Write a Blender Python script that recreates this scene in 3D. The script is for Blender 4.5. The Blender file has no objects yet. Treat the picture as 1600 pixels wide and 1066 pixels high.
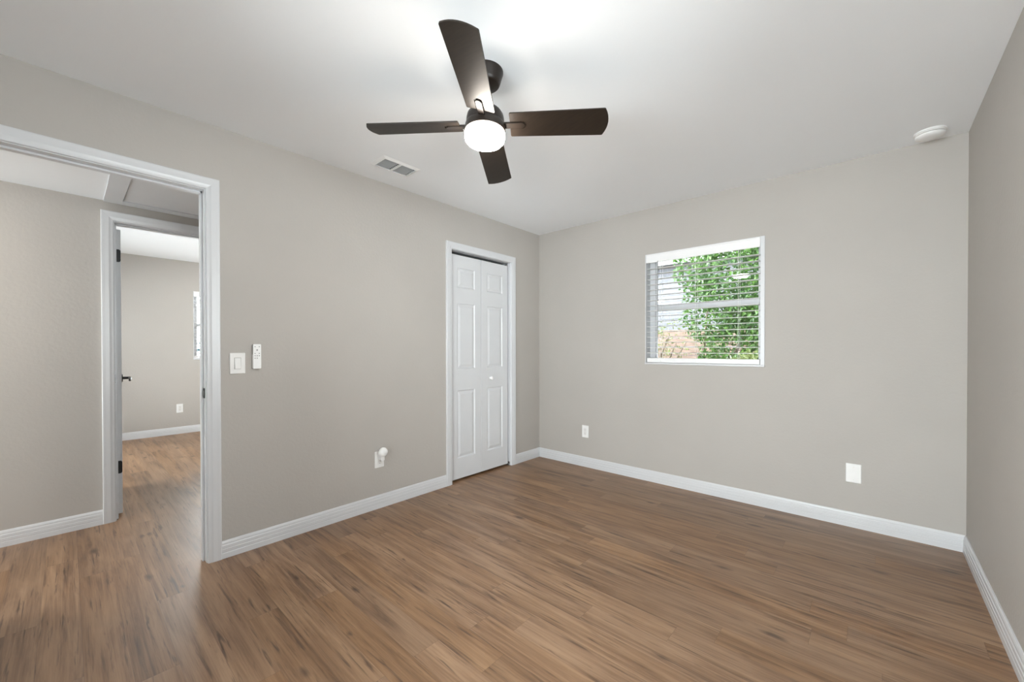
import bpy, bmesh, math, random
import numpy as np
from mathutils import Vector, Matrix

# ------------------------------------------------------------------ camera, world, lights, exposure
scn = bpy.context.scene
COL = scn.collection
cam_d = bpy.data.cameras.new('camera'); cam = bpy.data.objects.new('camera', cam_d); COL.objects.link(cam)
F_PX, YAW, PITCH, ROLL, SHY = 626.967, -0.7336, -0.0073, -0.0015, 16.62
CAM = Vector((2.7472, -3.4972, 1.1898))
_cy, _sy = math.cos(YAW), math.sin(YAW)
fwd = Vector((_sy*math.cos(PITCH), _cy*math.cos(PITCH), math.sin(PITCH)))
r0 = Vector((_cy, -_sy, 0)); u0 = r0.cross(fwd)
rgt = math.cos(ROLL)*r0 + math.sin(ROLL)*u0; upv = -math.sin(ROLL)*r0 + math.cos(ROLL)*u0
cam.matrix_world = Matrix(((rgt.x, upv.x, -fwd.x, CAM.x), (rgt.y, upv.y, -fwd.y, CAM.y), (rgt.z, upv.z, -fwd.z, CAM.z), (0, 0, 0, 1)))
cam_d.sensor_width = 36; cam_d.sensor_fit = 'HORIZONTAL'; cam_d.lens = F_PX/1600*36
cam_d.shift_y = SHY/1600; cam_d.clip_start = 0.02
scn.camera = cam

world = bpy.data.worlds.new('world'); scn.world = world; world.use_nodes = True
bg = world.node_tree.nodes['Background']
SKY_SUNNY, SKY_SHADE, GROUND_GAIN, SKY_WEST = 9.4, 1.0, 1.45, 26.0   # radiance of the low sky on the sunny side, of the rest, and of the sunlit ground
wt = world.node_tree; wtc = wt.nodes.new('ShaderNodeTexCoord'); wsp = wt.nodes.new('ShaderNodeSeparateXYZ')
wt.links.new(wtc.outputs['Generated'], wsp.inputs[0])
def wmap(src, a, b, c, d):
    n = wt.nodes.new('ShaderNodeMapRange'); n.interpolation_type = 'SMOOTHSTEP'
    for k, v in zip(('From Min', 'From Max', 'To Min', 'To Max'), (a, b, c, d)): n.inputs[k].default_value = v
    wt.links.new(src, n.inputs['Value']); return n.outputs[0]
wdot = wt.nodes.new('ShaderNodeVectorMath'); wdot.operation = 'DOT_PRODUCT'; wdot.inputs[1].default_value = (-.25, -.97, 0)
wt.links.new(wtc.outputs['Generated'], wdot.inputs[0])
def wmath(op, a, b):
    n = wt.nodes.new('ShaderNodeMath'); n.operation = op
    for k, v in enumerate((a, b)):
        if isinstance(v, float): n.inputs[k].default_value = v
        else: wt.links.new(v, n.inputs[k])
    return n.outputs[0]
side = wmath('MAXIMUM', wmap(wdot.outputs['Value'], .0, .75, 0., 1.22), wmap(wsp.outputs[0], .35, .8, 0., .76))
low = wmap(wsp.outputs[2], .45, .95, 1., .12)
gnd = wmath('MULTIPLY', wmap(wsp.outputs[2], .04, -.06, 1., GROUND_GAIN), wmap(wsp.outputs[2], -.30, -.62, 1., .28))
wx = wmath('MULTIPLY', wmap(wsp.outputs[0], -.6, -.9, 0., SKY_WEST), wmap(wsp.outputs[2], .25, .6, 1., 0.))
tot = wmath('ADD', wmath('MULTIPLY', wmath('MULTIPLY', wmath('MULTIPLY', side, low), gnd), SKY_SUNNY), wmath('ADD', wx, SKY_SHADE))
wt.links.new(tot, bg.inputs[1])
bg.inputs[0].default_value = (0.93, 0.965, 1.0, 1)
scn.view_settings.view_transform = 'Standard'; scn.view_settings.look = 'None'
scn.view_settings.gamma = 1; scn.view_settings.use_curve_mapping = False
scn.view_settings.exposure = 0.56
scn.cycles.max_bounces = 10; scn.cycles.diffuse_bounces = 8
scn.cycles.sample_clamp_indirect = 6
scn.cycles.caustics_reflective = False; scn.cycles.caustics_refractive = False

def portal(name, loc, rot, sx, sy):
    l = bpy.data.lights.new(name, 'AREA'); l.shape = 'RECTANGLE'; l.size = sx; l.size_y = sy
    l.cycles.is_portal = True
    o = bpy.data.objects.new(name, l); o.location = loc; o.rotation_euler = rot; COL.objects.link(o); return o
PI = math.pi
W = 3.151; H = 2.44; RY = -4.05       # room width, height, rear wall
HX = -1.151; HH = 2.205               # hall far wall, hall ceiling height
X2 = -4.511; T = 0.11                 # far wall of the second bedroom, wall thickness
portal('portal_rear', (2.19, RY-.16, 1.03), (-PI/2, 0, PI), 1.66, 2.04)
portal('portal_right', (W+.17, -2.65, 1.45), (PI/2, 0, PI/2), 1.5, 1.2)
portal('portal_back', (1.678, .17, 1.547), (-PI/2, 0, 0), .92, .96)
portal('portal_far', (X2-.17, -1.78, 1.537), (PI/2, 0, -PI/2), .98, .96)
portal('portal_side', (-2.9, -4.37, 1.1), (PI/2, 0, 0), 2.5, 2.0)
portal('portal_hall', (-.63, -6.12, 1.03), (PI/2, 0, 0), .84, 2.0)
sun_d = bpy.data.lights.new('sun', 'SUN'); sun_d.energy = 1.6; sun_d.angle = 0.01; sun_d.color = (1, .95, .86)
sun = bpy.data.objects.new('sun', sun_d); COL.objects.link(sun)
sun.rotation_euler = Vector((-.15, .6, -2.2)).to_track_quat('-Z', 'Y').to_euler()
LAMP_FAN, ADDED_LAMP_HALL, ADDED_LAMP_ROOM = 66.0, 44.0, 20.0     # emission of the fan lamp and the two added, unseen lamps

# ------------------------------------------------------------------ node helpers and materials
def mat(name, col=(.8, .8, .8), rough=.5, metal=0, spec=.5):
    m = bpy.data.materials.new(name); m.use_nodes = True
    b = m.node_tree.nodes['Principled BSDF']
    b.inputs['Base Color'].default_value = (*col, 1); b.inputs['Roughness'].default_value = rough
    b.inputs['Metallic'].default_value = metal; b.inputs['Specular IOR Level'].default_value = spec
    return m
def N(m, t, **kw):
    n = m.node_tree.nodes.new(t)
    for k, v in kw.items(): setattr(n, k, v)
    return n
def LK(m, a, b): m.node_tree.links.new(a, b)
def bsdf(m): return m.node_tree.nodes['Principled BSDF']
def math_(m, op, a, b=None, c=None):
    n = N(m, 'ShaderNodeMath', operation=op)
    for i, v in enumerate((a, b, c)):
        if v is None: continue
        if isinstance(v, (int, float)): n.inputs[i].default_value = v
        else: LK(m, v, n.inputs[i])
    return n.outputs[0]
def noise_col(m, c1, c2, scale=6, detail=4, stretch=(1, 1, 1), bump=0, bscale=None, dist=.002):
    """variation of the base colour plus a fine bump, in object coordinates"""
    tc = N(m, 'ShaderNodeTexCoord'); mp = N(m, 'ShaderNodeMapping'); mp.inputs['Scale'].default_value = stretch
    LK(m, tc.outputs['Object'], mp.inputs[0])
    n = N(m, 'ShaderNodeTexNoise'); n.inputs['Scale'].default_value = scale; n.inputs['Detail'].default_value = detail
    LK(m, mp.outputs[0], n.inputs['Vector'])
    r = N(m, 'ShaderNodeValToRGB'); r.color_ramp.elements[0].position = .35; r.color_ramp.elements[1].position = .65
    r.color_ramp.elements[0].color = (*c1, 1); r.color_ramp.elements[1].color = (*c2, 1)
    LK(m, n.outputs[0], r.inputs[0]); LK(m, r.outputs[0], bsdf(m).inputs['Base Color'])
    if bump:
        n2 = N(m, 'ShaderNodeTexNoise'); n2.inputs['Scale'].default_value = bscale or scale*8; n2.inputs['Detail'].default_value = 3
        LK(m, tc.outputs['Object'], n2.inputs['Vector'])
        b = N(m, 'ShaderNodeBump'); b.inputs['Strength'].default_value = bump; b.inputs['Distance'].default_value = dist
        LK(m, n2.outputs[0], b.inputs['Height']); LK(m, b.outputs[0], bsdf(m).inputs['Normal'])
    return m
WALLC = (.452, .427, .399)
M_wall = noise_col(mat('wall_paint', rough=.62, spec=.3), tuple(c*.985 for c in WALLC), tuple(c*1.015 for c in WALLC), 2.2, 3, bump=.45, bscale=55, dist=.0022)
M_ceil = noise_col(mat('ceiling_paint', rough=.8, spec=.2), (.88, .90, .925), (.885, .905, .93), 3, 2, bump=.12, bscale=60, dist=.002)
M_trim = noise_col(mat('trim_paint', rough=.32), (.63, .64, .66), (.645, .655, .675), 5, 2)
M_door = noise_col(mat('door_paint', rough=.4), (.63, .64, .66), (.645, .655, .675), 5, 2)
M_plas = noise_col(mat('white_plastic', rough=.35), (.76, .75, .735), (.78, .77, .755), 20, 2)
M_plas2 = noise_col(mat('white_plastic_bright', rough=.3), (.83, .83, .825), (.85, .85, .845), 20, 2)
M_vent = noise_col(mat('white_enamel', rough=.35), (.80, .80, .80), (.83, .83, .83), 12, 2)
M_blind = noise_col(mat('blind_vinyl', rough=.4), (.84, .84, .845), (.86, .86, .865), 8, 2)
M_gap = noise_col(mat('plastic_gap', rough=.6), (.42, .41, .39), (.46, .45, .43), 20, 2)
M_dark = noise_col(mat('dark_gap', rough=.9), (.012, .012, .012), (.02, .02, .02), 8, 2)
M_black = noise_col(mat('black_metal', rough=.4, metal=.2), (.008, .008, .008), (.013, .013, .013), 30, 2)
M_grey = noise_col(mat('grey_button', rough=.5), (.24, .24, .24), (.3, .3, .3), 30, 2)
M_steel = noise_col(mat('satin_steel', rough=.35, metal=1), (.22, .22, .22), (.32, .32, .32), 40, 2)
M_track = noise_col(mat('track_metal', rough=.35, metal=.6), (.4, .4, .42), (.5, .5, .52), 20, 2)
M_bronze = noise_col(mat('fan_bronze', rough=.34, spec=.3), (.013, .009, .007), (.018, .013, .010), 10, 3)
M_blade = noise_col(mat('fan_blade_wood', rough=.44, spec=.34), (.012, .008, .0055), (.018, .012, .008), 9, 6, stretch=(1.2, 14, 6))
M_conc = noise_col(mat('concrete', rough=.9), (.42, .40, .37), (.52, .50, .46), 4, 5, bump=.3)
M_roof = noise_col(mat('roof_felt', rough=.9), (.12, .12, .12), (.2, .2, .2), 6, 4)
M_ext = noise_col(mat('outer_stucco', rough=.9), (.55, .53, .5), (.62, .6, .56), 5, 4, bump=.4)
M_soil = noise_col(mat('sandy_soil', rough=.95), (.13, .095, .07), (.21, .165, .13), 5, 7, bump=.8, bscale=30, dist=.02)
M_siding = noise_col(mat('pale_siding', rough=.7), (.095, .098, .112), (.115, .118, .132), 3, 3, stretch=(1, 1, 3))
M_fence = noise_col(mat('weathered_fence', rough=.85), (.13, .085, .066), (.21, .15, .12), 6, 6, stretch=(1, 1, 9), bump=.4)
M_bark = noise_col(mat('bark', rough=.9), (.10, .075, .055), (.2, .16, .12), 14, 5, stretch=(1, 1, .3), bump=.6)

def leaf_mat(name, c1, c2):
    m = noise_col(mat(name, rough=.45), c1, c2, 7, 3)
    b = bsdf(m); tr = N(m, 'ShaderNodeBsdfTranslucent'); mx = N(m, 'ShaderNodeMixShader'); mx.inputs[0].default_value = .35
    src = b.inputs['Base Color'].links[0].from_socket
    LK(m, src, tr.inputs[0]); LK(m, b.outputs[0], mx.inputs[1]); LK(m, tr.outputs[0], mx.inputs[2])
    LK(m, mx.outputs[0], m.node_tree.nodes['Material Output'].inputs[0]); return m
M_leaf = leaf_mat('leaf_green', (.022, .075, .016), (.10, .20, .038))
M_leaf2 = leaf_mat('leaf_pale', (.10, .13, .045), (.22, .27, .09))
M_leaf3 = leaf_mat('leaf_bluish', (.04, .10, .12), (.12, .22, .26))

m = M_glass = bpy.data.materials.new('window_glass'); m.use_nodes = True
nt = m.node_tree; nt.nodes.remove(nt.nodes['Principled BSDF'])
tr = N(m, 'ShaderNodeBsdfTransparent'); gl = N(m, 'ShaderNodeBsdfGlossy'); gl.inputs['Roughness'].default_value = .0
tr.inputs[0].default_value = (.94, .96, .95, 1)
fr = N(m, 'ShaderNodeFresnel'); fr.inputs[0].default_value = 1.5; mx = N(m, 'ShaderNodeMixShader')
LK(m, fr.outputs[0], mx.inputs[0]); LK(m, tr.outputs[0], mx.inputs[1]); LK(m, gl.outputs[0], mx.inputs[2])
LK(m, mx.outputs[0], nt.nodes['Material Output'].inputs[0])

def emis(name, col, st):
    m = mat(name, (.9, .9, .88), .3); b = bsdf(m)
    b.inputs['Emission Color'].default_value = (*col, 1); b.inputs['Emission Strength'].default_value = st; return m
M_lamp = emis('lit_opal_glass', (1, .92, .82), LAMP_FAN)
M_added_lamp_h = emis('added_lamp_glass_hall', (1, .92, .82), ADDED_LAMP_HALL)
M_added_lamp_r = emis('added_lamp_glass_bedroom', (1, .96, .90), ADDED_LAMP_ROOM)

# floor: vinyl planks running along x, 122 mm wide, 1.22 m long
m = M_floor = mat('vinyl_plank_floor', rough=.38, spec=.8)
tc = N(m, 'ShaderNodeTexCoord'); sp = N(m, 'ShaderNodeSeparateXYZ'); LK(m, tc.outputs['Object'], sp.inputs[0])
X, Y = sp.outputs[0], sp.outputs[1]
PW, PL = .122, 1.22
yr = math_(m, 'DIVIDE', math_(m, 'ADD', Y, 2.121+PW*60), PW); row = math_(m, 'FLOOR', yr); fy = math_(m, 'FRACT', yr)
wn = N(m, 'ShaderNodeTexWhiteNoise', noise_dimensions='1D'); LK(m, row, wn.inputs['W'])
xr = math_(m, 'ADD', math_(m, 'DIVIDE', math_(m, 'ADD', X, 20), PL), math_(m, 'MULTIPLY', wn.outputs[0], 7.3))
pk = math_(m, 'FLOOR', xr); fx = math_(m, 'FRACT', xr)
cb = N(m, 'ShaderNodeCombineXYZ'); LK(m, row, cb.inputs[0]); LK(m, pk, cb.inputs[1])
wn2 = N(m, 'ShaderNodeTexWhiteNoise', noise_dimensions='2D'); LK(m, cb.outputs[0], wn2.inputs['Vector'])
rnd = wn2.outputs[0]
def gvec(sx, sy, off):
    c = N(m, 'ShaderNodeCombineXYZ')
    LK(m, math_(m, 'MULTIPLY', X, sx), c.inputs[0]); LK(m, math_(m, 'MULTIPLY', Y, sy), c.inputs[1])
    LK(m, math_(m, 'MULTIPLY', rnd, off), c.inputs[2]); return c.outputs[0]
def noi(vec, scale, detail, rough=.55, dist=0):
    n = N(m, 'ShaderNodeTexNoise'); LK(m, vec, n.inputs['Vector']); n.inputs['Scale'].default_value = scale
    n.inputs['Detail'].default_value = detail; n.inputs['Roughness'].default_value = rough; n.inputs['Distortion'].default_value = dist
    return n.outputs[0]
g1 = noi(gvec(1.0, 9, 37), 1.5, 4, .55, .7)          # broad figure
g2 = noi(gvec(3.2, 170, 53), 1.0, 3, .6, .2)         # fine pores
g3 = noi(gvec(1.3, 34, 91), 1.0, 5, .7, 1.1)         # streaks
g4 = noi(gvec(3.4, 62, 17), 1.0, 3, .6, .5)          # short dark dashes
gg = math_(m, 'ADD', math_(m, 'MULTIPLY', g1, .46), math_(m, 'ADD', math_(m, 'MULTIPLY', g3, .38), math_(m, 'MULTIPLY', g2, .16)))
rp = N(m, 'ShaderNodeValToRGB'); el = rp.color_ramp.elements
el[0].position = .36; el[0].color = (.125, .068, .038, 1); el[1].position = .62; el[1].color = (.415, .265, .165, 1)
e = el.new(.44); e.color = (.235, .135, .077, 1); e = el.new(.52); e.color = (.325, .198, .119, 1)
LK(m, gg, rp.inputs[0])
hs = N(m, 'ShaderNodeHueSaturation'); LK(m, rp.outputs[0], hs.inputs['Color'])
LK(m, math_(m, 'ADD', math_(m, 'MULTIPLY', rnd, .16), .73), hs.inputs['Value'])
wn3 = N(m, 'ShaderNodeTexWhiteNoise', noise_dimensions='3D'); LK(m, cb.outputs[0], wn3.inputs['Vector'])
LK(m, math_(m, 'ADD', math_(m, 'MULTIPLY', wn3.outputs[0], .14), 1.02), hs.inputs['Saturation'])
# knots: sparse dark elongated spots
vo = N(m, 'ShaderNodeTexVoronoi'); vo.inputs['Scale'].default_value = 1.0; vo.inputs['Randomness'].default_value = 1
warp = N(m, 'ShaderNodeVectorMath', operation='ADD'); kn = N(m, 'ShaderNodeTexNoise'); kn.inputs['Scale'].default_value = 14; kn.inputs['Detail'].default_value = 3
LK(m, gvec(1, 3, 0), kn.inputs['Vector'])
ks = N(m, 'ShaderNodeVectorMath', operation='SCALE'); ks.inputs['Scale'].default_value = .16; LK(m, kn.outputs[1], ks.inputs[0])
LK(m, gvec(3.2, 9.5, 0), warp.inputs[0]); LK(m, ks.outputs[0], warp.inputs[1]); LK(m, warp.outputs[0], vo.inputs['Vector'])
vsep = N(m, 'ShaderNodeSeparateColor'); LK(m, vo.outputs['Color'], vsep.inputs[0])
size = math_(m, 'MULTIPLY', math_(m, 'MAXIMUM', math_(m, 'SUBTRACT', vsep.outputs[0], .42), 0.001), .42)
kd = math_(m, 'DIVIDE', vo.outputs['Distance'], size)
kr = N(m, 'ShaderNodeValToRGB'); kr.color_ramp.elements[0].color = (1, 1, 1, 1); kr.color_ramp.elements[1].color = (0, 0, 0, 1)
kr.color_ramp.elements[0].position = .30; kr.color_ramp.elements[1].position = 1.0; LK(m, kd, kr.inputs[0])
kmix = N(m, 'ShaderNodeMix', data_type='RGBA'); dr = N(m, 'ShaderNodeValToRGB'); dr.color_ramp.elements[0].position = .575; dr.color_ramp.elements[1].position = .71; LK(m, g4, dr.inputs[0])
LK(m, math_(m, 'MULTIPLY', math_(m, 'MAXIMUM', kr.outputs[0], dr.outputs[0]), .82), kmix.inputs[0])
LK(m, hs.outputs[0], kmix.inputs[6]); kmix.inputs[7].default_value = (.055, .027, .016, 1)
# seams
ey = math_(m, 'MINIMUM', fy, math_(m, 'SUBTRACT', 1, fy)); ex = math_(m, 'MINIMUM', fx, math_(m, 'SUBTRACT', 1, fx))
sy_ = math_(m, 'LESS_THAN', ey, .007); sx_ = math_(m, 'LESS_THAN', ex, .0009)
seam = math_(m, 'MAXIMUM', sy_, sx_)
smix = N(m, 'ShaderNodeMix', data_type='RGBA'); LK(m, math_(m, 'MULTIPLY', seam, .28), smix.inputs[0])
LK(m, kmix.outputs[2], smix.inputs[6]); smix.inputs[7].default_value = (.07, .04, .025, 1)
LK(m, smix.outputs[2], bsdf(m).inputs['Base Color'])
LK(m, math_(m, 'ADD', math_(m, 'MULTIPLY', g3, .16), .34), bsdf(m).inputs['Roughness'])
bp = N(m, 'ShaderNodeBump'); bp.inputs['Strength'].default_value = .25; bp.inputs['Distance'].default_value = .001
LK(m, math_(m, 'SUBTRACT', gg, math_(m, 'MULTIPLY', seam, .4)), bp.inputs['Height']); LK(m, bp.outputs[0], bsdf(m).inputs['Normal'])

# ------------------------------------------------------------------ object helpers
def obj(name, bm, m, parent=None, loc=None, smooth=False, recalc=True, bevel=0, seg=2):
    if recalc: bmesh.ops.recalc_face_normals(bm, faces=bm.faces)
    me = bpy.data.meshes.new(name); bm.to_mesh(me); bm.free()
    me.materials.append(m)
    o = bpy.data.objects.new(name, me); COL.objects.link(o)
    if loc is not None: o.location = loc
    if parent is not None: o.parent = parent
    if smooth:
        for p in me.polygons: p.use_smooth = True
        e = o.modifiers.new('edge', 'EDGE_SPLIT'); e.split_angle = math.radians(38)
    if bevel:
        b = o.modifiers.new('bevel', 'BEVEL'); b.width = bevel; b.segments = seg; b.limit_method = 'ANGLE'; b.angle_limit = math.radians(40)
    return o
def thing(name, label, cat, loc=(0, 0, 0), rot=(0, 0, 0), group=None):
    o = bpy.data.objects.new(name, None); COL.objects.link(o); o.location = loc; o.rotation_euler = rot
    o.empty_display_size = .05
    return tag(o, label, cat, group)
def tag(o, label, cat, group=None):
    o['label'] = label; o['category'] = cat
    if group: o['group'] = group
    return o
def struct(name, bm, m, **kw):
    o = obj(name, bm, m, **kw); o['kind'] = 'structure'; return o
def B(*boxes):
    bm = bmesh.new()
    for b in boxes: box(bm, *b)
    return bm
def box(bm, x0, x1, y0, y1, z0, z1):
    v = [bm.verts.new((x, y, z)) for x in (x0, x1) for y in (y0, y1) for z in (z0, z1)]
    for f in ((0, 1, 3, 2), (4, 6, 7, 5), (0, 4, 5, 1), (2, 3, 7, 6), (0, 2, 6, 4), (1, 5, 7, 3)):
        bm.faces.new([v[i] for i in f])
def lathe(bm, prof, seg=48, cap=True, mtx=None):
    """prof: list of (r, z) from top to bottom, axis z"""
    rings = []
    for r, z in prof:
        if r < 1e-6: rings.append([bm.verts.new((0, 0, z))])
        else: rings.append([bm.verts.new((r*math.cos(2*PI*k/seg), r*math.sin(2*PI*k/seg), z)) for k in range(seg)])
    for a, b in zip(rings, rings[1:]):
        for k in range(seg):
            k2 = (k+1) % seg
            q = [a[k % len(a)], a[k2 % len(a)], b[k2 % len(b)], b[k % len(b)]]
            q2 = []
            for v in q:
                if v not in q2: q2.append(v)
            if len(q2) > 2: bm.faces.new(q2)
    if cap:
        for rg in (rings[0], rings[-1]):
            if len(rg) > 1: bm.faces.new(rg)
    if mtx is not None: bmesh.ops.transform(bm, matrix=mtx, verts=bm.verts)
    return bm
def prism(bm, pts, z0, z1, mtx=None):
    a = [bm.verts.new((x, y, z0)) for x, y in pts]; b = [bm.verts.new((x, y, z1)) for x, y in pts]
    bm.faces.new(a[::-1]); bm.faces.new(b)
    for k in range(len(pts)):
        k2 = (k+1) % len(pts); bm.faces.new([a[k], a[k2], b[k2], b[k]])
    if mtx is not None: bmesh.ops.transform(bm, matrix=mtx, verts=a+b)
    return bm
def rrect(w, h, r, n=5, cx=0, cy=0):
    p = []
    for sx, sy, a0 in ((1, 1, 0), (-1, 1, 90), (-1, -1, 180), (1, -1, 270)):
        for k in range(n+1):
            a = math.radians(a0+90*k/n); p.append((cx+sx*(w/2-r)+r*math.cos(a), cy+sy*(h/2-r)+r*math.sin(a)))
    return p
def tube(bm, pts, r, seg=10):
    pts = [Vector(p) for p in pts]; rings = []
    for i, p in enumerate(pts):
        d = (pts[min(i+1, len(pts)-1)]-pts[max(i-1, 0)]).normalized()
        a = d.orthogonal().normalized() if i == 0 else (rings_a - d*rings_a.dot(d)).normalized()
        rings_a = a; b = d.cross(a)
        rr = r[i] if isinstance(r, (list, tuple)) else r
        rings.append([bm.verts.new(p+a*rr*math.cos(2*PI*k/seg)+b*rr*math.sin(2*PI*k/seg)) for k in range(seg)])
    for s, t in zip(rings, rings[1:]):
        for k in range(seg): bm.faces.new([s[k], s[(k+1) % seg], t[(k+1) % seg], t[k]])
    bm.faces.new(rings[0][::-1]); bm.faces.new(rings[-1])
    return bm
# wall frames: mtx maps (u along the wall, n out of the wall, z up)
def wallm(origin, udir, ndir):
    u, n = Vector(udir), Vector(ndir); o = Vector(origin)
    return Matrix(((u.x, n.x, 0, o.x), (u.y, n.y, 0, o.y), (0, 0, 1, o.z), (0, 0, 0, 1)))

CASE = [(0, 0), (0, .010), (.004, .012), (.010, .0125), (.016, .0135), (.024, .0155), (.044, .0165), (.054, .0175), (.060, .0175), (.0625, .015), (.0625, 0)]
def casing(u0, u1, z1, mtx, zb=0.0, wscale=1.0):
    """three-sided mitred door casing round the opening u0..u1, 0..z1"""
    bm = bmesh.new(); rows = []
    for w, h in CASE:
        w *= wscale
        rows.append([bm.verts.new(p) for p in ((u0-w, h, zb), (u0-w, h, z1+w), (u1+w, h, z1+w), (u1+w, h, zb))])
    for a, b in zip(rows, rows[1:]):
        for k in range(3): bm.faces.new([a[k], a[k+1], b[k+1], b[k]])
    bm.faces.new([r[0] for r in rows]); bm.faces.new([r[3] for r in rows][::-1])
    bmesh.ops.transform(bm, matrix=mtx, verts=bm.verts); return bm
BASE = [(0, 0), (.0145, 0), (.0145, .030), (.0130, .033), (.0142, .036), (.0142, .052), (.0122, .055), (.0130, .058), (.0125, .072), (.0100, .077), (.0098, .086), (.0075, .093), (.0045, .098), (0, .098)]
def baseboard(segs):
    """segs: (origin, udir, ndir, length)"""
    bm = bmesh.new()
    for o, u, n, L in segs:
        mt = wallm(o, u, n)
        a = [bm.verts.new(mt @ Vector((0, t, z))) for t, z in BASE]; b = [bm.verts.new(mt @ Vector((L, t, z))) for t, z in BASE]
        for k in range(len(BASE)):
            k2 = (k+1) % len(BASE); bm.faces.new([a[k], a[k2], b[k2], b[k]])
        bm.faces.new(a); bm.faces.new(b[::-1])
    return bm

# ------------------------------------------------------------------ the setting
# openings
D1 = (-3.805, -2.985, 2.070)     # doorway from this room to the hall (y0, y1, top): jamb faces
CL = (-1.238, -.473, 2.062)      # closet opening
D2 = (-3.272, -2.485, 2.070)     # doorway hall -> second bedroom
BW = (1.215, 2.141, 1.061, 2.032)  # back window x0, x1, z0, z1
FW = (-2.278, -1.28, 1.050, 2.024)  # far window in the second bedroom (y0,y1,z0,z1)
RW = (1.36, 3.02, .02, 2.05)      # unseen sliding door, added in the rear wall to brighten the room
SW = (-4.15, -1.65, .10, 2.10)   # unseen side window, added to brighten the second bedroom (x0,x1,z0,z1)
JT = .018
def slab_holes_x(x0, x1, ya, yb, z0, z1, holes):
    """wall slab in the y/z plane with rectangular holes (y0,y1,z0,z1) sorted by y"""
    bm = bmesh.new(); y = ya
    for h0, h1, hz0, hz1 in holes:
        box(bm, x0, x1, y, h0, z0, z1)
        if hz0 > z0: box(bm, x0, x1, h0, h1, z0, hz0)
        if hz1 < z1: box(bm, x0, x1, h0, h1, hz1, z1)
        y = h1
    box(bm, x0, x1, y, yb, z0, z1); return bm
def slab_frame(x0, x1, y0, y1, z0, z1, hole):
    a, b, c, d = hole
    return B((x0, x1, y0, c, z0, z1), (x0, x1, d, y1, z0, z1), (x0, a, c, d, z0, z1), (b, x1, c, d, z0, z1))
def slab_holes_y(y0, y1, xa, xb, z0, z1, holes):
    bm = bmesh.new(); x = xa
    for h0, h1, hz0, hz1 in holes:
        box(bm, x, h0, y0, y1, z0, z1)
        if hz0 > z0: box(bm, h0, h1, y0, y1, z0, hz0)
        if hz1 < z1: box(bm, h0, h1, y0, y1, hz1, z1)
        x = h1
    box(bm, x, xb, y0, y1, z0, z1); return bm
YB2 = -1.15    # second bedroom's wall on the right
YF2 = -4.20    # second bedroom's left wall
HYL, HYR = -6.0, -1.95   # hall ends
FLX0 = X2
struct('floor', B((X2, W, -6.1, .0, -.05, 0)), M_floor)
struct('ceiling', slab_frame(0, W, RY, 0, H, H+.05, (.2395, .3745, -2.098, -1.858)), M_ceil)
struct('ceiling_hall', slab_frame(HX, -T, HYL, HYR, HH, HH+.05, (HX+.112, -.448, -3.237, -2.208)), M_ceil)
struct('ceiling_bedroom', B((X2, HX-T, YF2, YB2, H, H+.05)), M_ceil)
struct('wall_left', slab_holes_x(-T, 0, HYL, 0, 0, H, [(D1[0]-JT, D1[1]+JT, 0, D1[2]+JT), (CL[0]-JT, CL[1]+JT, 0, CL[2]+JT)]), M_wall)
struct('wall_back', slab_holes_y(0, .15, -.9, W+.15, 0, H, [BW]), M_wall)
RTW = (-3.40, -1.90, .85, 2.05)    # unseen window beside the camera, added to light the left wall
struct('wall_right', slab_holes_x(W, W+.15, RY, 0, 0, H, [RTW]), M_wall)
struct('wall_rear', slab_holes_y(RY-.15, RY, 0, W+.15, 0, H, [RW]), M_wall)
struct('wall_hall', slab_holes_x(HX-T, HX, HYL, HYR, 0, H, [(D2[0]-JT, D2[1]+JT, 0, D2[2]+JT)]), M_wall)
struct('wall_hall_right', B((HX, -T, HYR, HYR+.1, 0, H)), M_wall)
HW = (-1.05, -.21, .02, 2.03)     # unseen glazed door, added at the hall's left end for daylight
struct('wall_hall_left', slab_holes_y(HYL-.1, HYL, HX, -T, 0, H, [HW]), M_wall)
struct('wall_far', slab_holes_x(X2-.15, X2, YF2-.15, YB2+.15, 0, H, [(FW[0], FW[1], FW[2], FW[3])]), M_wall)
struct('wall_bedroom_right', B((X2, HX-T, YB2, YB2+.12, 0, H)), M_wall)
struct('wall_bedroom_left', slab_holes_y(YF2-.15, YF2, X2, HX-T, 0, H, [SW]), M_wall)
struct('wall_bedroom_near', B((HX-T, HX, HYR, YB2, 0, H)), M_wall)
struct('wall_closet', B((-.80, -.75, -1.7, 0, 0, H), (-.80, -T, -1.75, -1.70, 0, H), (-.80, -T, -1.7, 0, H, H+.04)), M_wall)
struct('roof', B((HX-T, 0, -6.2, -4.8, 2.62, 2.72), (-5.3, W+.6, -4.8, .55, 2.62, 2.72)), M_roof)  # unseen roof, added with eaves that keep sun out of the rear openings

left = wallm((0, 0, 0), (0, 1, 0), (1, 0, 0))
hallw = wallm((HX, 0, 0), (0, 1, 0), (1, 0, 0))
hback = wallm((-T, 0, 0), (0, 1, 0), (-1, 0, 0))
bedb = wallm((HX-T, 0, 0), (0, 1, 0), (-1, 0, 0))
R_ = .005  # reveal
def jamb(x0, x1, y0, y1, z1, stop=None):
    bm = B((x0, x1, y0-JT, y0, 0, z1+JT), (x0, x1, y1, y1+JT, 0, z1+JT), (x0, x1, y0, y1, z1, z1+JT))
    if stop:
        a, b = stop
        box(bm, a, b, y0, y0+.011, 0, z1); box(bm, a, b, y1-.011, y1, 0, z1); box(bm, a, b, y0, y1, z1-.011, z1)
    return bm
struct('trim_1', casing(D1[0]-R_, D1[1]+R_, D1[2]+R_, left), M_trim)
struct('trim_2', casing(D1[0]-R_, D1[1]+R_, D1[2]+R_, hback), M_trim)
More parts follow.
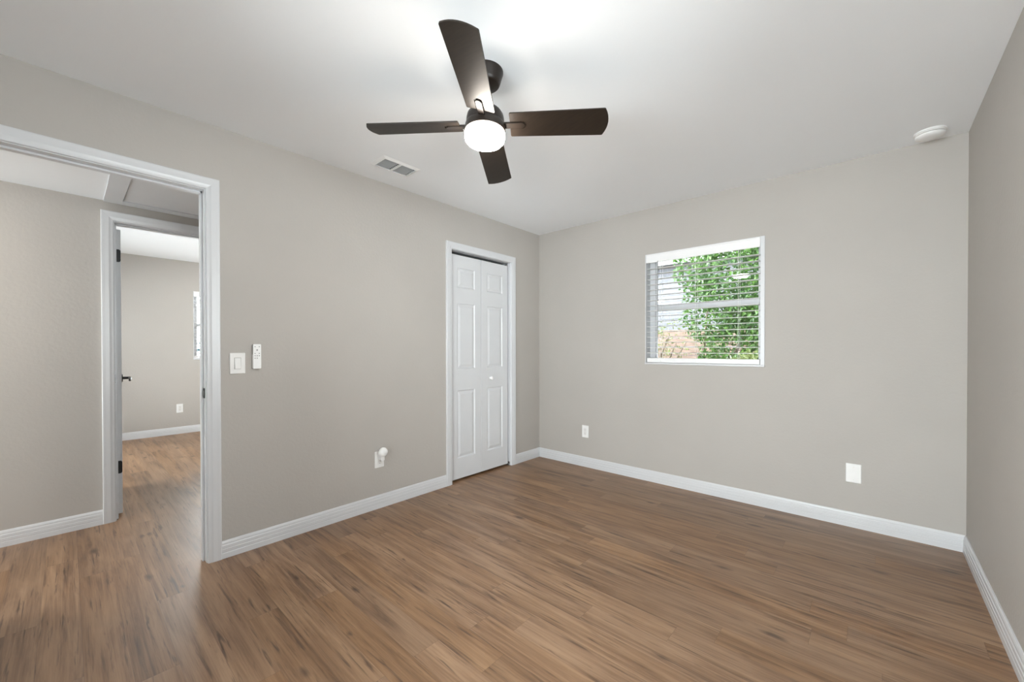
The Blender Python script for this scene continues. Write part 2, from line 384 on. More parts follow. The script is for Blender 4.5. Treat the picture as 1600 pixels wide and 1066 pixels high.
t = struct('trim_3', jamb(-T, 0, D1[0], D1[1], D1[2], (-.075, -.040)), M_trim, bevel=.0015)
t4 = struct('trim_4', casing(CL[0]-R_, CL[1]+R_, CL[2]+R_-.002, left, wscale=.96), M_trim)
struct('trim_5', jamb(-T, 0, CL[0], CL[1], CL[2]), M_trim, bevel=.0015)
struct('trim_6', casing(D2[0]-R_, D2[1]+R_, D2[2]+R_, hallw), M_trim)
struct('trim_7', casing(D2[0]-R_, D2[1]+R_, D2[2]+R_, bedb), M_trim)
t8 = struct('trim_8', jamb(HX-T, HX, D2[0], D2[1], D2[2], (HX-.070, HX-.035)), M_trim, bevel=.0015)
# strike plate let into the right jamb of the near doorway
bm = bmesh.new(); prism(bm, rrect(.030, .056, .006), 0, .002, Matrix.Translation((-.022, D1[1]-.002, .945)) @ Matrix.Rotation(PI/2, 4, 'X'))
bm2 = B((-.030, -.014, D1[1]-.0045, D1[1]-.0015, .932, .958))
obj('strike_plate', bm, M_black, parent=t); obj('latch_hole', bm2, M_steel, parent=t)
obj('strike_plate', B((HX-.003, HX+.0035, D2[0]-.0035, D2[0]+.001, .955, 1.015)), M_steel, parent=t8)

cw = .0625+R_
struct('baseboard_left', baseboard([((0, D1[1]+cw, 0), (0, 1, 0), (1, 0, 0), (CL[0]-cw)-(D1[1]+cw)+.003),
                                    ((0, CL[1]+cw-.003, 0), (0, 1, 0), (1, 0, 0), -(CL[1]+cw)+.003),
                                    ((0, RY, 0), (0, 1, 0), (1, 0, 0), D1[0]-cw-RY)]), M_trim)
struct('baseboard_back', baseboard([((0, 0, 0), (1, 0, 0), (0, -1, 0), W)]), M_trim)
struct('baseboard_right', baseboard([((W, RY, 0), (0, 1, 0), (-1, 0, 0), -RY)]), M_trim)
struct('baseboard_rear', baseboard([((RW[1]+.05, RY, 0), (1, 0, 0), (0, 1, 0), W-RW[1]-.05), ((0, RY, 0), (1, 0, 0), (0, 1, 0), RW[0]-.05)]), M_trim)
struct('baseboard_hall', baseboard([((HX, HYL, 0), (0, 1, 0), (1, 0, 0), D2[0]-cw-HYL), ((HX, D2[1]+cw, 0), (0, 1, 0), (1, 0, 0), HYR-D2[1]-cw),
                                    ((-T, HYL, 0), (0, 1, 0), (-1, 0, 0), D1[0]-cw-HYL), ((-T, D1[1]+cw, 0), (0, 1, 0), (-1, 0, 0), HYR-D1[1]-cw)]), M_trim)
struct('baseboard_far', baseboard([((X2, YF2, 0), (0, 1, 0), (1, 0, 0), YB2-YF2)]), M_trim)
struct('baseboard_bedroom', baseboard([((X2, YB2, 0), (1, 0, 0), (0, -1, 0), HX-T-X2), ((X2, YF2, 0), (1, 0, 0), (0, 1, 0), HX-T-X2)]), M_trim)

# ------------------------------------------------------------------ windows
def window(name, u0, u1, z0, z1, mtx, fw=.052, rail=None, liner=True, depth=.10):
    """n runs into the wall (away from the room)"""
    root = bpy.data.objects.new(name, None); COL.objects.link(root); root['kind'] = 'structure'
    def tb(bm): bmesh.ops.transform(bm, matrix=mtx, verts=bm.verts); return bm
    fy0, fy1 = depth, depth+.045
    bm = B((u0, u0+fw, fy0, fy1, z0, z1), (u1-fw, u1, fy0, fy1, z0, z1), (u0+fw, u1-fw, fy0, fy1, z1-fw*.8, z1), (u0+fw, u1-fw, fy0, fy1, z0, z0+.035))
    # inner bead of the sash
    g = .010
    for a, b, c, d in ((u0+fw, u0+fw+g, z0+.035, z1-fw*.8), (u1-fw-g, u1-fw, z0+.035, z1-fw*.8)): box(bm, a, b, fy0+.012, fy1-.008, c, d)
    obj('window_frame', tb(bm), M_trim, parent=root, bevel=.002)
    if rail:
        obj('meeting_rail', tb(B((u0+fw, u1-fw, fy0+.004, fy1-.004, rail-.014, rail+.026), (u0+fw, u1-fw, fy0-.010, fy0+.004, rail-.026, rail-.006))), M_trim, parent=root, bevel=.002)
    obj('window_pane', tb(B((u0+fw-.003, u1-fw+.003, fy0+.022, fy0+.025, z0+.03, z1-fw*.7))), M_glass, parent=root)
    if liner:
        t = .0035
        obj('window_return', tb(B((u0, u0+t, -.003, fy0, z0, z1), (u1-t, u1, -.003, fy0, z0, z1), (u0, u1, -.003, fy0, z1-t, z1))), M_trim, parent=root)
        obj('window_flange', tb(B((u1-.029, u1, -.0045, .0035, z0, z1), (u0, u0+.008, -.0045, .0035, z0, z1))), M_trim, parent=root, bevel=.002)
        obj('window_sill', tb(B((u0-.002, u1+.002, -.010, fy0, z0-.012, z0+.004))), M_trim, parent=root, bevel=.003)
    return root
wb = wallm((0, 0, 0), (1, 0, 0), (0, 1, 0))
window('window_1', *BW, wb, rail=1.552)
wf = wallm((X2, 0, 0), (0, 1, 0), (-1, 0, 0))
window('window_2', *FW, wf, rail=1.54)
wr = wallm((0, RY, 0), (1, 0, 0), (0, -1, 0))  # the openings from here on are unseen, added to let daylight in
window('added_door_rear', *RW, wr, fw=.06, liner=False, depth=.04)
window('added_window_right', *RTW, wallm((W, 0, 0), (0, 1, 0), (1, 0, 0)), rail=1.45)
window('added_door_hall', *HW, wallm((0, HYL, 0), (1, 0, 0), (0, -1, 0)), fw=.09, liner=False, depth=.03)
ws = wallm((0, YF2, 0), (1, 0, 0), (0, -1, 0))
window('added_window_bedroom', *SW, ws, fw=.06)

def blind(label, u0, u1, z0, z1, mtx, first, pitch, cords, wand):
    root = thing('window_blind', label, 'window blind', mtx @ Vector(((u0+u1)/2, .03, z0)), group=None)
    inv = Matrix.Translation(-root.location)
    def tb(bm): bmesh.ops.transform(bm, matrix=inv @ mtx, verts=bm.verts); return bm
    obj('valance', tb(B((u0-.004, u1+.004, -.004, .006, z1-.078, z1-.004), (u0-.004, u1+.004, -.006, .007, z1-.014, z1-.004))), M_blind, parent=root, bevel=.002)
    obj('head_rail', tb(B((u0, u1, .008, .058, z1-.050, z1-.006))), M_blind, parent=root, bevel=.002)
    bm = bmesh.new(); z = first; n = 0
    zend = z0+.058
    while z > zend:
        # gently crowned slat, 50 mm deep, 3 mm thick
        pts = [(.006+.050*k/6, .0026*math.sin(PI*k/6)) for k in range(7)]
        up = [bm.verts.new((u0, a, z+b)) for a, b in pts]; dn = [bm.verts.new((u0, a, z+b-.0028)) for a, b in pts]
        up2 = [bm.verts.new((u1, a, z+b)) for a, b in pts]; dn2 = [bm.verts.new((u1, a, z+b-.0028)) for a, b in pts]
        for k in range(6):
            bm.faces.new([up[k], up[k+1], up2[k+1], up2[k]]); bm.faces.new([dn[k], dn2[k], dn2[k+1], dn[k+1]])
            bm.faces.new([up[k], dn[k], dn[k+1], up[k+1]]); bm.faces.new([up2[k], up2[k+1], dn2[k+1], dn2[k]])
        bm.faces.new([up[0], up2[0], dn2[0], dn[0]]); bm.faces.new([up[6], dn[6], dn2[6], up2[6]])
        z -= pitch; n += 1
    obj('slats', tb(bm), M_blind, parent=root)
    obj('bottom_rail', tb(B((u0, u1, .006, .056, z0+.006, z0+.044))), M_blind, parent=root, bevel=.003)
    bm = bmesh.new()
    for c in cords:
        for a in (.004, .058): box(bm, c-.0010, c+.0010, a-.0008, a+.0008, z0+.02, z1-.05)
        box(bm, c-.004, c+.004, .000, .006, z0+.012, z0+.022)
    obj('ladder_cord', tb(bm), M_plas2, parent=root)
    if wand:
        bm = bmesh.new(); tube(bm, [(wand, -.008, z1-.07), (wand, -.009, z1-.3), (wand, -.009, 1.27)], .0028, 8)
        obj('tilt_wand', tb(bm), M_grey, parent=root)
    return root
blind('white horizontal blind with open slats hung in the window of the near room', 1.228, 2.107, BW[2], BW[3], wb, 1.903, .0470, (1.35, 1.645, 1.962), 1.332)
blind('white blind glimpsed through both doorways on the far bedroom window', -2.270, -1.29, FW[2], FW[3], wf, 1.90, .0470, (-2.13, -1.78, -1.43), None)

# ------------------------------------------------------------------ closet bifold door
def leaf(y0, y1, x, z0, z1, panels, pw, th=.030):
    """front face at x with moulded panels, thickness going to -x"""
    bm = bmesh.new(); yc = (y0+y1)/2; pa, pb = yc-pw/2, yc+pw/2
    ys = [y0, pa, pb, y1]; zs = [z0]
    for a, b in sorted(panels): zs += [a, b]
    zs.append(z1)
    g = {}
    def V(a, b, xx):
        k = (round(a, 5), round(b, 5), round(xx, 5))
        if k not in g: g[k] = bm.verts.new((xx, a, b))
        return g[k]
    def quad(a0, a1, b0, b1, xx): bm.faces.new([V(a0, b0, xx), V(a1, b0, xx), V(a1, b1, xx), V(a0, b1, xx)])
    for i in range(3):
        for j in range(len(zs)-1):
            if i == 1 and j % 2 == 1:
                rings = [(0, 0), (.004, -.0045), (.009, -.0080), (.014, -.0080), (.020, -.0062), (.034, -.0022), (.038, -.0015)]
                for (o1, h1), (o2, h2) in zip(rings, rings[1:]):
                    A = [(pa+o1, zs[j]+o1), (pb-o1, zs[j]+o1), (pb-o1, zs[j+1]-o1), (pa+o1, zs[j+1]-o1)]
                    Bq = [(pa+o2, zs[j]+o2), (pb-o2, zs[j]+o2), (pb-o2, zs[j+1]-o2), (pa+o2, zs[j+1]-o2)]
                    for k in range(4):
                        k2 = (k+1) % 4
                        bm.faces.new([V(*A[k], x+h1), V(*A[k2], x+h1), V(*Bq[k2], x+h2), V(*Bq[k], x+h2)])
                o, h = rings[-1]; quad(pa+o, pb-o, zs[j]+o, zs[j+1]-o, x+h)
            else: quad(ys[i], ys[i+1], zs[j], zs[j+1], x)
    bk = x-th
    quad(y0, y1, z0, z1, bk)
    for a, b in ((y0, 0), (y1, 0)):
        col = [V(a, z, x) for z in zs]; bm.faces.new(col+[V(a, z1, bk), V(a, z0, bk)])
    for zz in (z0, z1): bm.faces.new([V(yy, zz, x) for yy in ys]+[V(y1, zz, bk), V(y0, zz, bk)])
    return bm
PAN = [(.205, .815), (1.010, 1.598), (1.738, 1.918)]
def door_root(name):
    r = bpy.data.objects.new(name, None); COL.objects.link(r); r['kind'] = 'structure'; return r
dc = door_root('door_1')
DXF = -.022
obj('door_leaf', leaf(-1.233, -.8655, DXF, .020, 2.030, PAN, .215), M_door, parent=dc)
lf = obj('door_leaf', leaf(-.8625, -.492, DXF, .020, 2.030, PAN, .215), M_door, parent=dc)
bm = lathe(bmesh.new(), [(.0, .036), (.010, .0355), (.0155, .032), (.0175, .026), (.0155, .019), (.009, .014), (.007, .008), (.0075, .002), (.012, .0)], 24, True,
           Matrix.Translation((DXF, -.742, .905)) @ Matrix.Rotation(PI/2, 4, 'Y'))
obj('door_knob', bm, M_plas2, parent=lf, smooth=True)
bm = B((-.052, -.028, CL[0]+.004, CL[1]-.004, 2.054, CL[2]-.0005))
obj('top_track', bm, M_track, parent=dc)
obj('top_pivot', B((-.040, -.020, -.512, -.492, 2.031, 2.044)), M_steel, parent=dc, bevel=.002)
obj('floor_bracket', B((-.045, -.012, -.476, -.4735, .008, .036), (-.045, -.012, -.489, -.4735, .001, .004), (-.034, -.022, -.491, -.476, .004, .020)), M_steel, parent=dc)

# ------------------------------------------------------------------ bedroom door standing open beyond the hall
d2 = door_root('door_2'); d2.location = (HX-T-.003, -3.2685, 0); d2.rotation_euler = (0, 0, math.radians(-3.55))
# local: -x runs along the leaf away from the hinge, y across its thickness
obj('door_leaf', B((-.76, 0, 0, .034, .013, 2.045)), M_door, parent=d2, bevel=.0015)
for zc in (1.858, .346):
    bm = bmesh.new(); prism(bm, rrect(.034, .090, .012), 0, .003, Matrix.Translation((.0005, .0165, zc)) @ Matrix.Rotation(PI/2, 4, 'Z') @ Matrix.Rotation(PI/2, 4, 'X'))
    h = obj('hinge', bm, M_black, parent=d2)
    bm = lathe(bmesh.new(), [(.0055, zc+.047), (.0055, zc-.047)], 12); bmesh.ops.translate(bm, vec=(.004, -.004, 0), verts=bm.verts)
    obj('hinge_pin', bm, M_black, parent=h)
LX, LZ = -.69, .948
bm = lathe(bmesh.new(), [(.0, .009), (.030, .009), (.033, .006), (.033, 0)], 28, True, Matrix.Translation((LX, .034, LZ)) @ Matrix.Rotation(-PI/2, 4, 'X'))
hd = obj('door_handle', bm, M_black, parent=d2, smooth=True)
bm = bmesh.new(); tube(bm, [(LX, .04, LZ), (LX, .062, LZ), (LX, .078, LZ), (LX+.004, .085, LZ-.002)], [.0115, .0105, .0105, .010], 14)
tube(bm, [(LX-.004, .085, LZ), (LX+.03, .088, LZ-.001), (LX+.075, .087, LZ-.006), (LX+.11, .084, LZ-.016)], [.011, .0095, .009, .008], 12)
obj('lever', bm, M_black, parent=hd, smooth=True)

# ------------------------------------------------------------------ ceiling fan with light
FAN = Vector((1.437, -2.223, 2.20))
fan = thing('ceiling_fan', 'dark bronze four-blade ceiling fan with lit round lamp hanging from white ceiling', 'ceiling fan', (FAN.x, FAN.y, H))
# the body hangs slightly out of plumb
tilt = Matrix.Rotation(-.058, 4, 'X') @ Matrix.Rotation(-.014, 4, 'Y')
hubm = Matrix.Translation((0, 0, FAN.z-H)) @ tilt
def fp(bm, mt=None): bmesh.ops.transform(bm, matrix=hubm if mt is None else hubm @ mt, verts=bm.verts); return bm
obj('canopy', lathe(bmesh.new(), [(.082, 0), (.082, -.007), (.080, -.012), (.070, -.046), (.065, -.058), (.058, -.063), (.020, -.064), (0, -.064)], 48, True), M_bronze, parent=fan, smooth=True)
bm = bmesh.new(); tube(bm, [(0, 0, -.055), (0, 0, -.11), (0, .001, -.18)], .0125, 20)
obj('downrod', bm, M_bronze, parent=fan, smooth=True)
bm = lathe(bmesh.new(), [(.0, .078), (.030, .078), (.036, .074), (.055, .070), (.072, .060), (.082, .044), (.0855, .026), (.0855, .006), (.088, .003), (.0905, -.006), (.0925, -.022), (.093, -.032), (.090, -.034), (.0, -.034)], 56)
obj('motor_housing', fp(bm), M_bronze, parent=fan, smooth=True)
bm = lathe(bmesh.new(), [(.0, -.034), (.0895, -.034), (.0905, -.040), (.0905, -.056), (.088, -.068), (.080, -.077), (.066, -.083), (.040, -.087), (0, -.088)], 56)
obj('lamp_diffuser', fp(bm), M_lamp, parent=fan, smooth=True)
# blade outline in its own frame: x radial, y across
R0, R1, W0, W1 = .113, .531, .0625, .069
def blade_outline():
    p = []
    def corner(cx, cy, r, a0, a1, n=5):
        for k in range(n+1):
            a = math.radians(a0+(a1-a0)*k/n); p.append((cx+r*math.cos(a), cy+r*math.sin(a)))
    # tip: convex arc
    corner(R1-.008, -W1+.008, .008, -90, -12)
    for k in range(1, 8):
        s = -1+2*k/8; p.append((R1+.016*(1-s*s), s*(W1-.006)))
    corner(R1-.008, W1-.008, .008, 12, 90)
    corner(R0+.006, W0-.006, .006, 90, 180)
    # slot for the arm, open to the root
    p += [(R0+.001, .019)]
    for k in range(0, 13):
        a = math.radians(90-180*k/12); p.append((R0+.055+.019*math.cos(a), .019*math.sin(a)))
    p += [(R0+.001, -.019)]
    corner(R0+.006, -W0+.006, .006, 180, 270)
    return p
for k in range(4):
    A = .636 - k*PI/2
    mt = Matrix.Rotation(A, 4, 'Z') @ Matrix.Rotation(-.246, 4, 'X')
    bm = bmesh.new(); p = blade_outline()
    n = len(p); a = [bm.verts.new((x, y, -.003)) for x, y in p]; b = [bm.verts.new((x, y, .003)) for x, y in p]
    for i in range(n):
        j = (i+1) % n; bm.faces.new([a[i], a[j], b[j], b[i]])
    fa = bm.faces.new(a[::-1]); fb = bm.faces.new(b)
    bmesh.ops.triangulate(bm, faces=[fa, fb])
    # inner plate that closes the slot from above
    box(bm, R0+.012, R0+.085, -.021, .021, .0031, .0055)
    bl = obj('fan_blade', fp(bm, mt), M_blade, parent=fan)
    bm = bmesh.new()
    arm = [(.080, -.0145)] + [(R0+.052+.0145*math.cos(math.radians(-90+180*i/12)), .0145*math.sin(math.radians(-90+180*i/12))) for i in range(13)] + [(.080, .0145)]
    prism(bm, arm, -.0075, .0030)
    obj('blade_arm', fp(bm, mt), M_bronze, parent=bl, bevel=.0015)

# ------------------------------------------------------------------ ceiling vent, smoke detector, attic hatch, added hall and bedroom lamps
vt = thing('ceiling_vent', 'white louvred air vent set in ceiling beyond the fan', 'air vent', (.307, -1.978, H))
VW, VL = .180, .286    # x size, y size
def frame_ring(bm, w, l, iw, il, z0, z1, lip):
    # sloping flange
    o = [(-w/2, -l/2), (w/2, -l/2), (w/2, l/2), (-w/2, l/2)]; i = [(-iw/2, -il/2), (iw/2, -il/2), (iw/2, il/2), (-iw/2, il/2)]
    for k in range(4):
        k2 = (k+1) % 4
        a, b, c, d = o[k], o[k2], i[k2], i[k]
        vs = [bm.verts.new((*a, z0)), bm.verts.new((*b, z0)), bm.verts.new((*c, z1)), bm.verts.new((*d, z1))]; bm.faces.new(vs)
        vs = [bm.verts.new((*d, z1)), bm.verts.new((*c, z1)), bm.verts.new((*c, z1+lip)), bm.verts.new((*d, z1+lip))]; bm.faces.new(vs)
bm = bmesh.new(); frame_ring(bm, VW, VL, .135, .240, 0, -.010, .006)
box(bm, -.0675, .0675, -.007, .007, -.010, -.002)
obj('vent_frame', bm, M_vent, parent=vt)
M_duct = noise_col(mat('duct_metal', rough=.6), (.10, .10, .10), (.14, .14, .14), 12, 2)
obj('vent_throat', B((-.0675, .0675, -.120, .120, .040, .045), (-.0675, -.0665, -.120, .120, .001, .040), (.0665, .0675, -.120, .120, .001, .040), (-.0665, .0665, -.120, -.119, .001, .040), (-.0665, .0665, .119, .120, .001, .040)), M_duct, parent=vt)
bm = bmesh.new()
for y0, y1 in ((-.118, -.009), (.009, .118)):
    for k in range(6):
        x0 = .031 - k*.0185
        # curved blade throwing air towards -x
        pr = [(x0-.001, .012), (x0+.001, .003), (x0+.005, -.004), (x0+.0125, -.0092)]
        for (xa, za), (xb, zb) in zip(pr, pr[1:]):
            vs = [bm.verts.new((xa, y0, za)), bm.verts.new((xb, y0, zb)), bm.verts.new((xb, y1, zb)), bm.verts.new((xa, y1, za))]; bm.faces.new(vs)
obj('vent_louvers', bm, M_vent, parent=vt)

sd = thing('smoke_detector', 'round white smoke detector on ceiling near the back right corner', 'smoke detector', (2.985, -.150, H))
obj('detector_base', lathe(bmesh.new(), [(0, 0), (.069, 0), (.069, -.008), (.066, -.010), (.064, -.010), (.062, -.014)], 48, True), M_plas2, parent=sd, smooth=True)
obj('detector_grille', lathe(bmesh.new(), [(.0, -.013), (.060, -.013), (.059, -.021), (0, -.021)], 48, True), M_gap, parent=sd, smooth=True)
obj('detector_cover', lathe(bmesh.new(), [(0, -.020), (.064, -.020), (.0635, -.026), (.058, -.032), (.045, -.036), (.020, -.038), (0, -.038)], 48, True), M_plas2, parent=sd, smooth=True)

ah = thing('attic_hatch', 'white attic hatch with flat trim in the hall ceiling above bedroom doorway', 'attic hatch', (-.80, -2.85, HH))
hx0, hx1, hy0, hy1 = HX+.024, -.36, -3.325, -2.12
ti = .088
bm = bmesh.new()
for b in ((hx0, hx0+ti, hy0, hy1), (hx1-ti, hx1, hy0, hy1), (hx0+ti, hx1-ti, hy0, hy0+ti), (hx0+ti, hx1-ti, hy1-ti, hy1)):
    box(bm, b[0]+.80, b[1]+.80, b[2]+2.85, b[3]+2.85, -.014, -.0003)
obj('hatch_trim', bm, M_trim, parent=ah)
bm = B((hx0+ti+.007+.80, hx1-ti-.003+.80, hy0+ti+.003+2.85, hy1-ti-.003+2.85, -.008, .004))
obj('hatch_panel', bm, M_door, parent=ah)

def added_disc_lamp(loc, r, m, label):  # unseen lamps, added to brighten the hall and the far bedroom
    t = thing('added_ceiling_lamp', label, 'added ceiling lamp', loc)
    obj('lamp_base', lathe(bmesh.new(), [(0, 0), (r+.012, 0), (r+.012, -.018), (r, -.022)], 40, True), M_plas2, parent=t, smooth=True)
    obj('lamp_diffuser', lathe(bmesh.new(), [(0, -.021), (r-.002, -.021), (r-.006, -.040), (r*.7, -.052), (0, -.056)], 40, True), m, parent=t, smooth=True)
added_disc_lamp((-.62, -4.55, HH-.0005), .14, M_added_lamp_h, 'unseen round white lamp added on hall ceiling left of the doorway')
added_disc_lamp((-3.3, -1.75, H), .17, M_added_lamp_r, 'unseen round white lamp added on the far bedroom ceiling right of the doorway')

# ------------------------------------------------------------------ wall fittings
def plate_bm(w, h, d=.006, bev=.003):
    """plate in a u/n/z frame standing out of the wall, bevelled rim"""
    bm = bmesh.new()
    a = [(x, 0, z) for x, z in rrect(w, h, .004, 3)]; b = [(x, d*.45, z) for x, z in rrect(w, h, .004, 3)]
    c = [(x, d, z) for x, z in rrect(w-2*bev, h-2*bev, .003, 3)]
    R = [[bm.verts.new(p) for p in q] for q in (a, b, c)]; n = len(a)
    for s, t in zip(R, R[1:]):
        for k in range(n): bm.faces.new([s[k], s[(k+1) % n], t[(k+1) % n], t[k]])
    bm.faces.new(R[0]); bm.faces.new(R[-1]); return bm
def upr(w, h, d0, d1, cx=0, cz=0, r=.002):
    bm = bmesh.new(); prism(bm, rrect(w, h, r, 3), d0, d1, Matrix.Translation((cx, 0, cz)) @ Matrix(((1, 0, 0, 0), (0, 0, 1, 0), (0, 1, 0, 0), (0, 0, 0, 1)))); return bm
def join(*bms):
    out = bmesh.new()
    for b in bms:
        me = bpy.data.meshes.new('t'); b.to_mesh(me); b.free(); out.from_mesh(me); bpy.data.meshes.remove(me)
    return out
def wthing(name, label, cat, mt, u, z, group=None):
    p = mt @ Vector((u, 0, z)); o = thing(name, label, cat, p, group=group)
    rot = Matrix(mt.to_3x3()).to_4x4()
    o.matrix_world = Matrix.Translation(p) @ rot
    return o
backw = wallm((0, 0, 0), (-1, 0, 0), (0, -1, 0))    # right-handed: u=-x, n=-y
leftw = wallm((0, 0, 0), (0, -1, 0), (1, 0, 0))
leftw = wallm((0, 0, 0), (0, 1, 0), (1, 0, 0))      # mirrored frame is symmetric for all fittings
def W3(mt, u, z): return Matrix.Translation(mt @ Vector((u, 0, z))) @ mt.to_3x3().to_4x4()
def fit(bm, mt, u, z):
    m4 = mt.to_3x3().to_4x4(); bmesh.ops.transform(bm, matrix=m4, verts=bm.verts); return bm
class Fit:
    def __init__(s, name, label, cat, mt, u, z, group=None):
        s.mt = mt; s.root = thing(name, label, cat, mt @ Vector((u, 0, z)), group=group)
    def part(s, name, bm, m, parent=None, **kw): return obj(name, fit(bm, s.mt, 0, 0), m, parent=parent or s.root, **kw)

sw = Fit('light_switch', 'white rocker light switch on wall right of the open doorway', 'light switch', leftw, -2.834, 1.107)
pl = sw.part('switch_plate', plate_bm(.078, .122), M_plas)
sw.part('rocker_gap', upr(.0345, .0675, .005, .0063), M_gap, parent=pl)
bm = bmesh.new()
pts = [(-.0145, .006), (-.0145, .0075)]
rk = bmesh.new(); v = [rk.verts.new(p) for p in ((-.0145, .0062, -.031), (.0145, .0062, -.031), (.0145, .0062, .031), (-.0145, .0062, .031), (-.0145, .0145, -.031), (.0145, .0145, -.031), (.0145, .0085, .031), (-.0145, .0085, .031))]
for f in ((0, 1, 2, 3), (4, 5, 6, 7), (0, 1, 5, 4), (1, 2, 6, 5), (2, 3, 7, 6), (3, 0, 4, 7)): rk.faces.new([v[i] for i in f])
sw.part('rocker', rk, M_plas)

rm = Fit('fan_remote', 'slim white fan remote with small grey buttons in its wall holder', 'remote control', leftw, -2.7385, 1.146)
rm.part('holder', upr(.046, .085, 0, .008, 0, -.030, .004), M_plas)
rm.part('remote_body', upr(.042, .146, .008, .020, 0, 0, .005), M_plas2, bevel=.001)
def dots(ps, r=.0032):
    bm = bmesh.new()
    for x, z in ps:
        prism(bm, [(r*math.cos(2*PI*k/10), r*math.sin(2*PI*k/10)) for k in range(10)], .020, .0214, Matrix.Translation((x, 0, z)) @ Matrix(((1, 0, 0, 0), (0, 0, 1, 0), (0, 1, 0, 0), (0, 0, 0, 1))))
    return bm
for x, z in ((-.011, .058), (.011, .058), (0, .038), (-.011, .018), (.011, .018), (-.011, .004), (0, .004), (.011, .004), (-.011, -.010), (0, -.010)):
    rm.part('button', dots([(x, z)], .0042 if z == .038 else .0028), M_grey)

def outlet(label, mt, u, z, group=None, w=.074, h=.122):
    f = Fit('wall_outlet', label, 'wall outlet', mt, u, z)
    f.part('outlet_plate', plate_bm(w, h), M_plas2)
    f.part('outlet_insert', upr(.034, .068, .005, .0075, 0, 0, .003), M_plas)
    bm = bmesh.new()
    for dz in (.018, -.018):
        for b in ((-.0075, -.0055, .0072, .0079, dz-.001, dz+.008), (.0050, .0070, .0072, .0079, dz-.001, dz+.007), (-.0022, .0022, .0072, .0079, dz-.012, dz-.0075)): box(bm, *b)
    f.part('outlet_slots', bm, M_grey)
    return f
outlet('white outlet low on back wall left of the window', backw, -.590, .354)
outlet('white outlet low on left wall holding the plug-in light', leftw, -1.936, .363)
outlet('white outlet low on far bedroom wall seen through both doorways', wallm((X2, 0, 0), (0, 1, 0), (1, 0, 0)), -2.436, .358)
f = Fit('blank_wall_plate', 'plain white blank plate low on back wall near right corner', 'wall plate', backw, -2.651, .358)
f.part('plate', plate_bm(.080, .125, .007), M_plas2)
for dz in (.042, -.042): f.part('screw', upr(.006, .006, .0068, .0076, 0, dz, .0028), M_plas)

nl = Fit('night_light', 'small white plug-in light with round head in the left wall outlet', 'night light', leftw, -1.934, .395)
nl.part('body', upr(.030, .050, .008, .050, 0, -.012, .010), M_plas2, bevel=.004)
TR = Matrix(((1, 0, 0, 0), (0, 0, 1, 0), (0, 1, 0, 0), (0, 0, 0, 1)))
bm = lathe(bmesh.new(), [(.0, .076), (.014, .0745), (.026, .069), (.033, .060), (.0355, .050), (.0345, .042), (.029, .034), (.018, .029), (0, .028)], 36, True, Matrix.Translation((0, 0, .030)) @ TR)
nl.part('round_head', bm, M_plas2, smooth=True)

# ------------------------------------------------------------------ outside
def ground_sheet(name, x0, x1, y0, y1, z, m):
    bm = bmesh.new(); n = 24
    rg = random.Random(5); vs = [[bm.verts.new((x0+(x1-x0)*i/n, y0+(y1-y0)*j/n, z+rg.uniform(-.02, .02))) for j in range(n+1)] for i in range(n+1)]
    for i in range(n):
        for j in range(n): bm.faces.new([vs[i][j], vs[i+1][j], vs[i+1][j+1], vs[i][j+1]])
    o = struct(name, bm, m); return o
ground_sheet('ground', -14, 9, .18, 12, -.12, M_soil)
ground_sheet('ground_side', -14, X2-.2, -7, .1, -.12, M_soil)

# fence of horizontal boards behind the garden bed
fn = thing('garden_fence', 'weathered reddish board fence beyond the garden bushes', 'fence', (-1, 5.4, -.1))
bm = bmesh.new()
rg = random.Random(2)
for k in range(9):
    z = .04+k*.185; box(bm, -5.5, 4.0, -.012+rg.uniform(-.004, .004), .012, z, z+.172)
obj('fence_boards', bm, M_fence, parent=fn)
for k in range(6): obj('fence_post', B((-5.4+k*1.8, -5.3+k*1.8, .012, .10, -.1, 1.78)), M_fence, parent=fn)

hs_ = thing('neighbour_house', 'pale grey lap-sided house standing behind the fence', 'house', (-2.4, 7.4, -.1))
bm = bmesh.new()
for k in range(22):
    z = k*.16
    a = [bm.verts.new(p) for p in ((-6, -.012, z), (4.2, -.012, z), (4.2, 0, z+.16), (-6, 0, z+.16))]; bm.faces.new(a)
    b = [bm.verts.new(p) for p in ((-6, 0, z), (4.2, 0, z), (4.2, -.012, z), (-6, -.012, z))]; bm.faces.new(b)
box(bm, -6, 4.2, .002, 3, 0, 3.52)
obj('siding', bm, M_siding, parent=hs_)
bm = bmesh.new()
pr = [(-.5, 3.45), (3.5, 3.45), (1.5, 4.7)]
a = [bm.verts.new((-6.4, y, z)) for y, z in pr]; b = [bm.verts.new((4.6, y, z)) for y, z in pr]
bm.faces.new(a); bm.faces.new(b[::-1])
for k in range(3): bm.faces.new([a[k], a[(k+1) % 3], b[(k+1) % 3], b[k]])
obj('roof', bm, M_roof, parent=hs_)

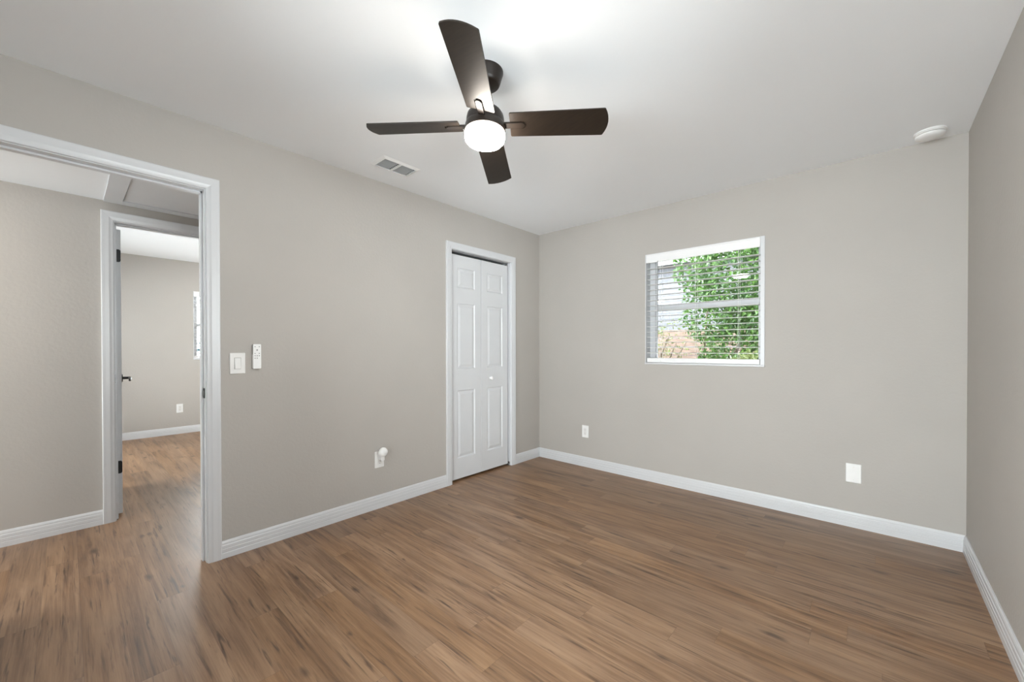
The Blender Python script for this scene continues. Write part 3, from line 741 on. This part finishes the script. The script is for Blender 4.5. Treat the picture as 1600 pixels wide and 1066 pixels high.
def bush(name, label, cat, loc, blobs, n, m, seed, size=(.05, .09), trunk=True, parent_branches=6):
    rs = np.random.RandomState(seed)
    root = thing(name, label, cat, loc)
    vs, fs = [], []
    bl = np.array(blobs, float)     # cx, cy, cz, rx, ry, rz
    wts = bl[:, 3]*bl[:, 4]*bl[:, 5]; wts /= wts.sum()
    for i in range(n):
        b = bl[rs.choice(len(bl), p=wts)]
        d = rs.normal(size=3); d /= np.linalg.norm(d); rr = rs.uniform(.45, 1.0)**.5
        c = b[:3]+d*b[3:]*rr
        s = rs.uniform(*size); nrm = rs.normal(size=3)+d*.6+np.array([0, 0, .4]); nrm /= np.linalg.norm(nrm)
        a = np.cross(nrm, rs.normal(size=3)); a /= np.linalg.norm(a); e = np.cross(nrm, a)
        w = s*.26; k = len(vs)
        vs += [c-a*s*.5, c-a*s*.1+e*w+nrm*s*.06, c+a*s*.5-nrm*s*.08, c-a*s*.1-e*w+nrm*s*.06]
        fs += [(k, k+1, k+2), (k, k+2, k+3)]
    me = bpy.data.meshes.new('foliage'); me.from_pydata([tuple(v) for v in vs], [], fs); me.materials.append(m)
    o = bpy.data.objects.new('foliage', me); COL.objects.link(o); o.parent = root
    bm = bmesh.new()
    for i in range(parent_branches):
        b = bl[i % len(bl)]; e = b[:3]+rs.normal(size=3)*b[3:]*.3
        mid = np.array([e[0]*.45, e[1]*.45, e[2]*.55])+rs.normal(size=3)*.05
        tube(bm, [(rs.normal()*.04, rs.normal()*.04, 0), tuple(mid), tuple(e)], [.035, .022, .010], 7)
    obj('branches', bm, M_bark, parent=root, smooth=True)
    return root
bush('garden_tree', 'leafy bright green tree filling the right side of the window view', 'tree', (.88, 3.0, -.12),
     [(.10, 0, 1.85, .50, .5, .50), (.55, -.1, 1.2, .65, .55, .75), (.50, .1, 2.4, .80, .6, .75), (1.0, 0, 1.9, .7, .6, 1.0), (.25, .0, .85, .45, .4, .5), (1.2, .1, .9, .6, .5, .8), (-.15, .1, 2.55, .40, .4, .45), (1.0, 0, 3.0, .9, .7, .6)], 21000, M_leaf, 3)
bush('garden_shrub', 'low pale yellow-green shrub growing under the garden tree', 'shrub', (.75, 1.95, -.12),
     [(.0, 0, .75, .34, .3, .30), (.45, 0, .85, .40, .3, .34), (-.30, 0, .62, .28, .25, .22), (.9, 0, .9, .35, .3, .4)], 2200, M_leaf2, 7, (.05, .08))
bush('twiggy_shrub', 'sparse twiggy shrub in front of the reddish fence', 'shrub', (-.55, 4.2, -.12),
     [(.0, 0, 1.35, .50, .3, .42), (.5, 0, 1.5, .50, .3, .4), (-.55, 0, 1.1, .4, .3, .4)], 800, M_leaf2, 9, (.04, .07), parent_branches=16)
bush('distant_shrub', 'bluish green shrub outside the far bedroom window', 'shrub', (-7.0, -1.0, -.12),
     [(.0, 0, 1.0, .6, 1.6, .75), (0, 1.2, 1.2, .6, 1.2, .7)], 3500, M_leaf3, 11, (.06, .12))
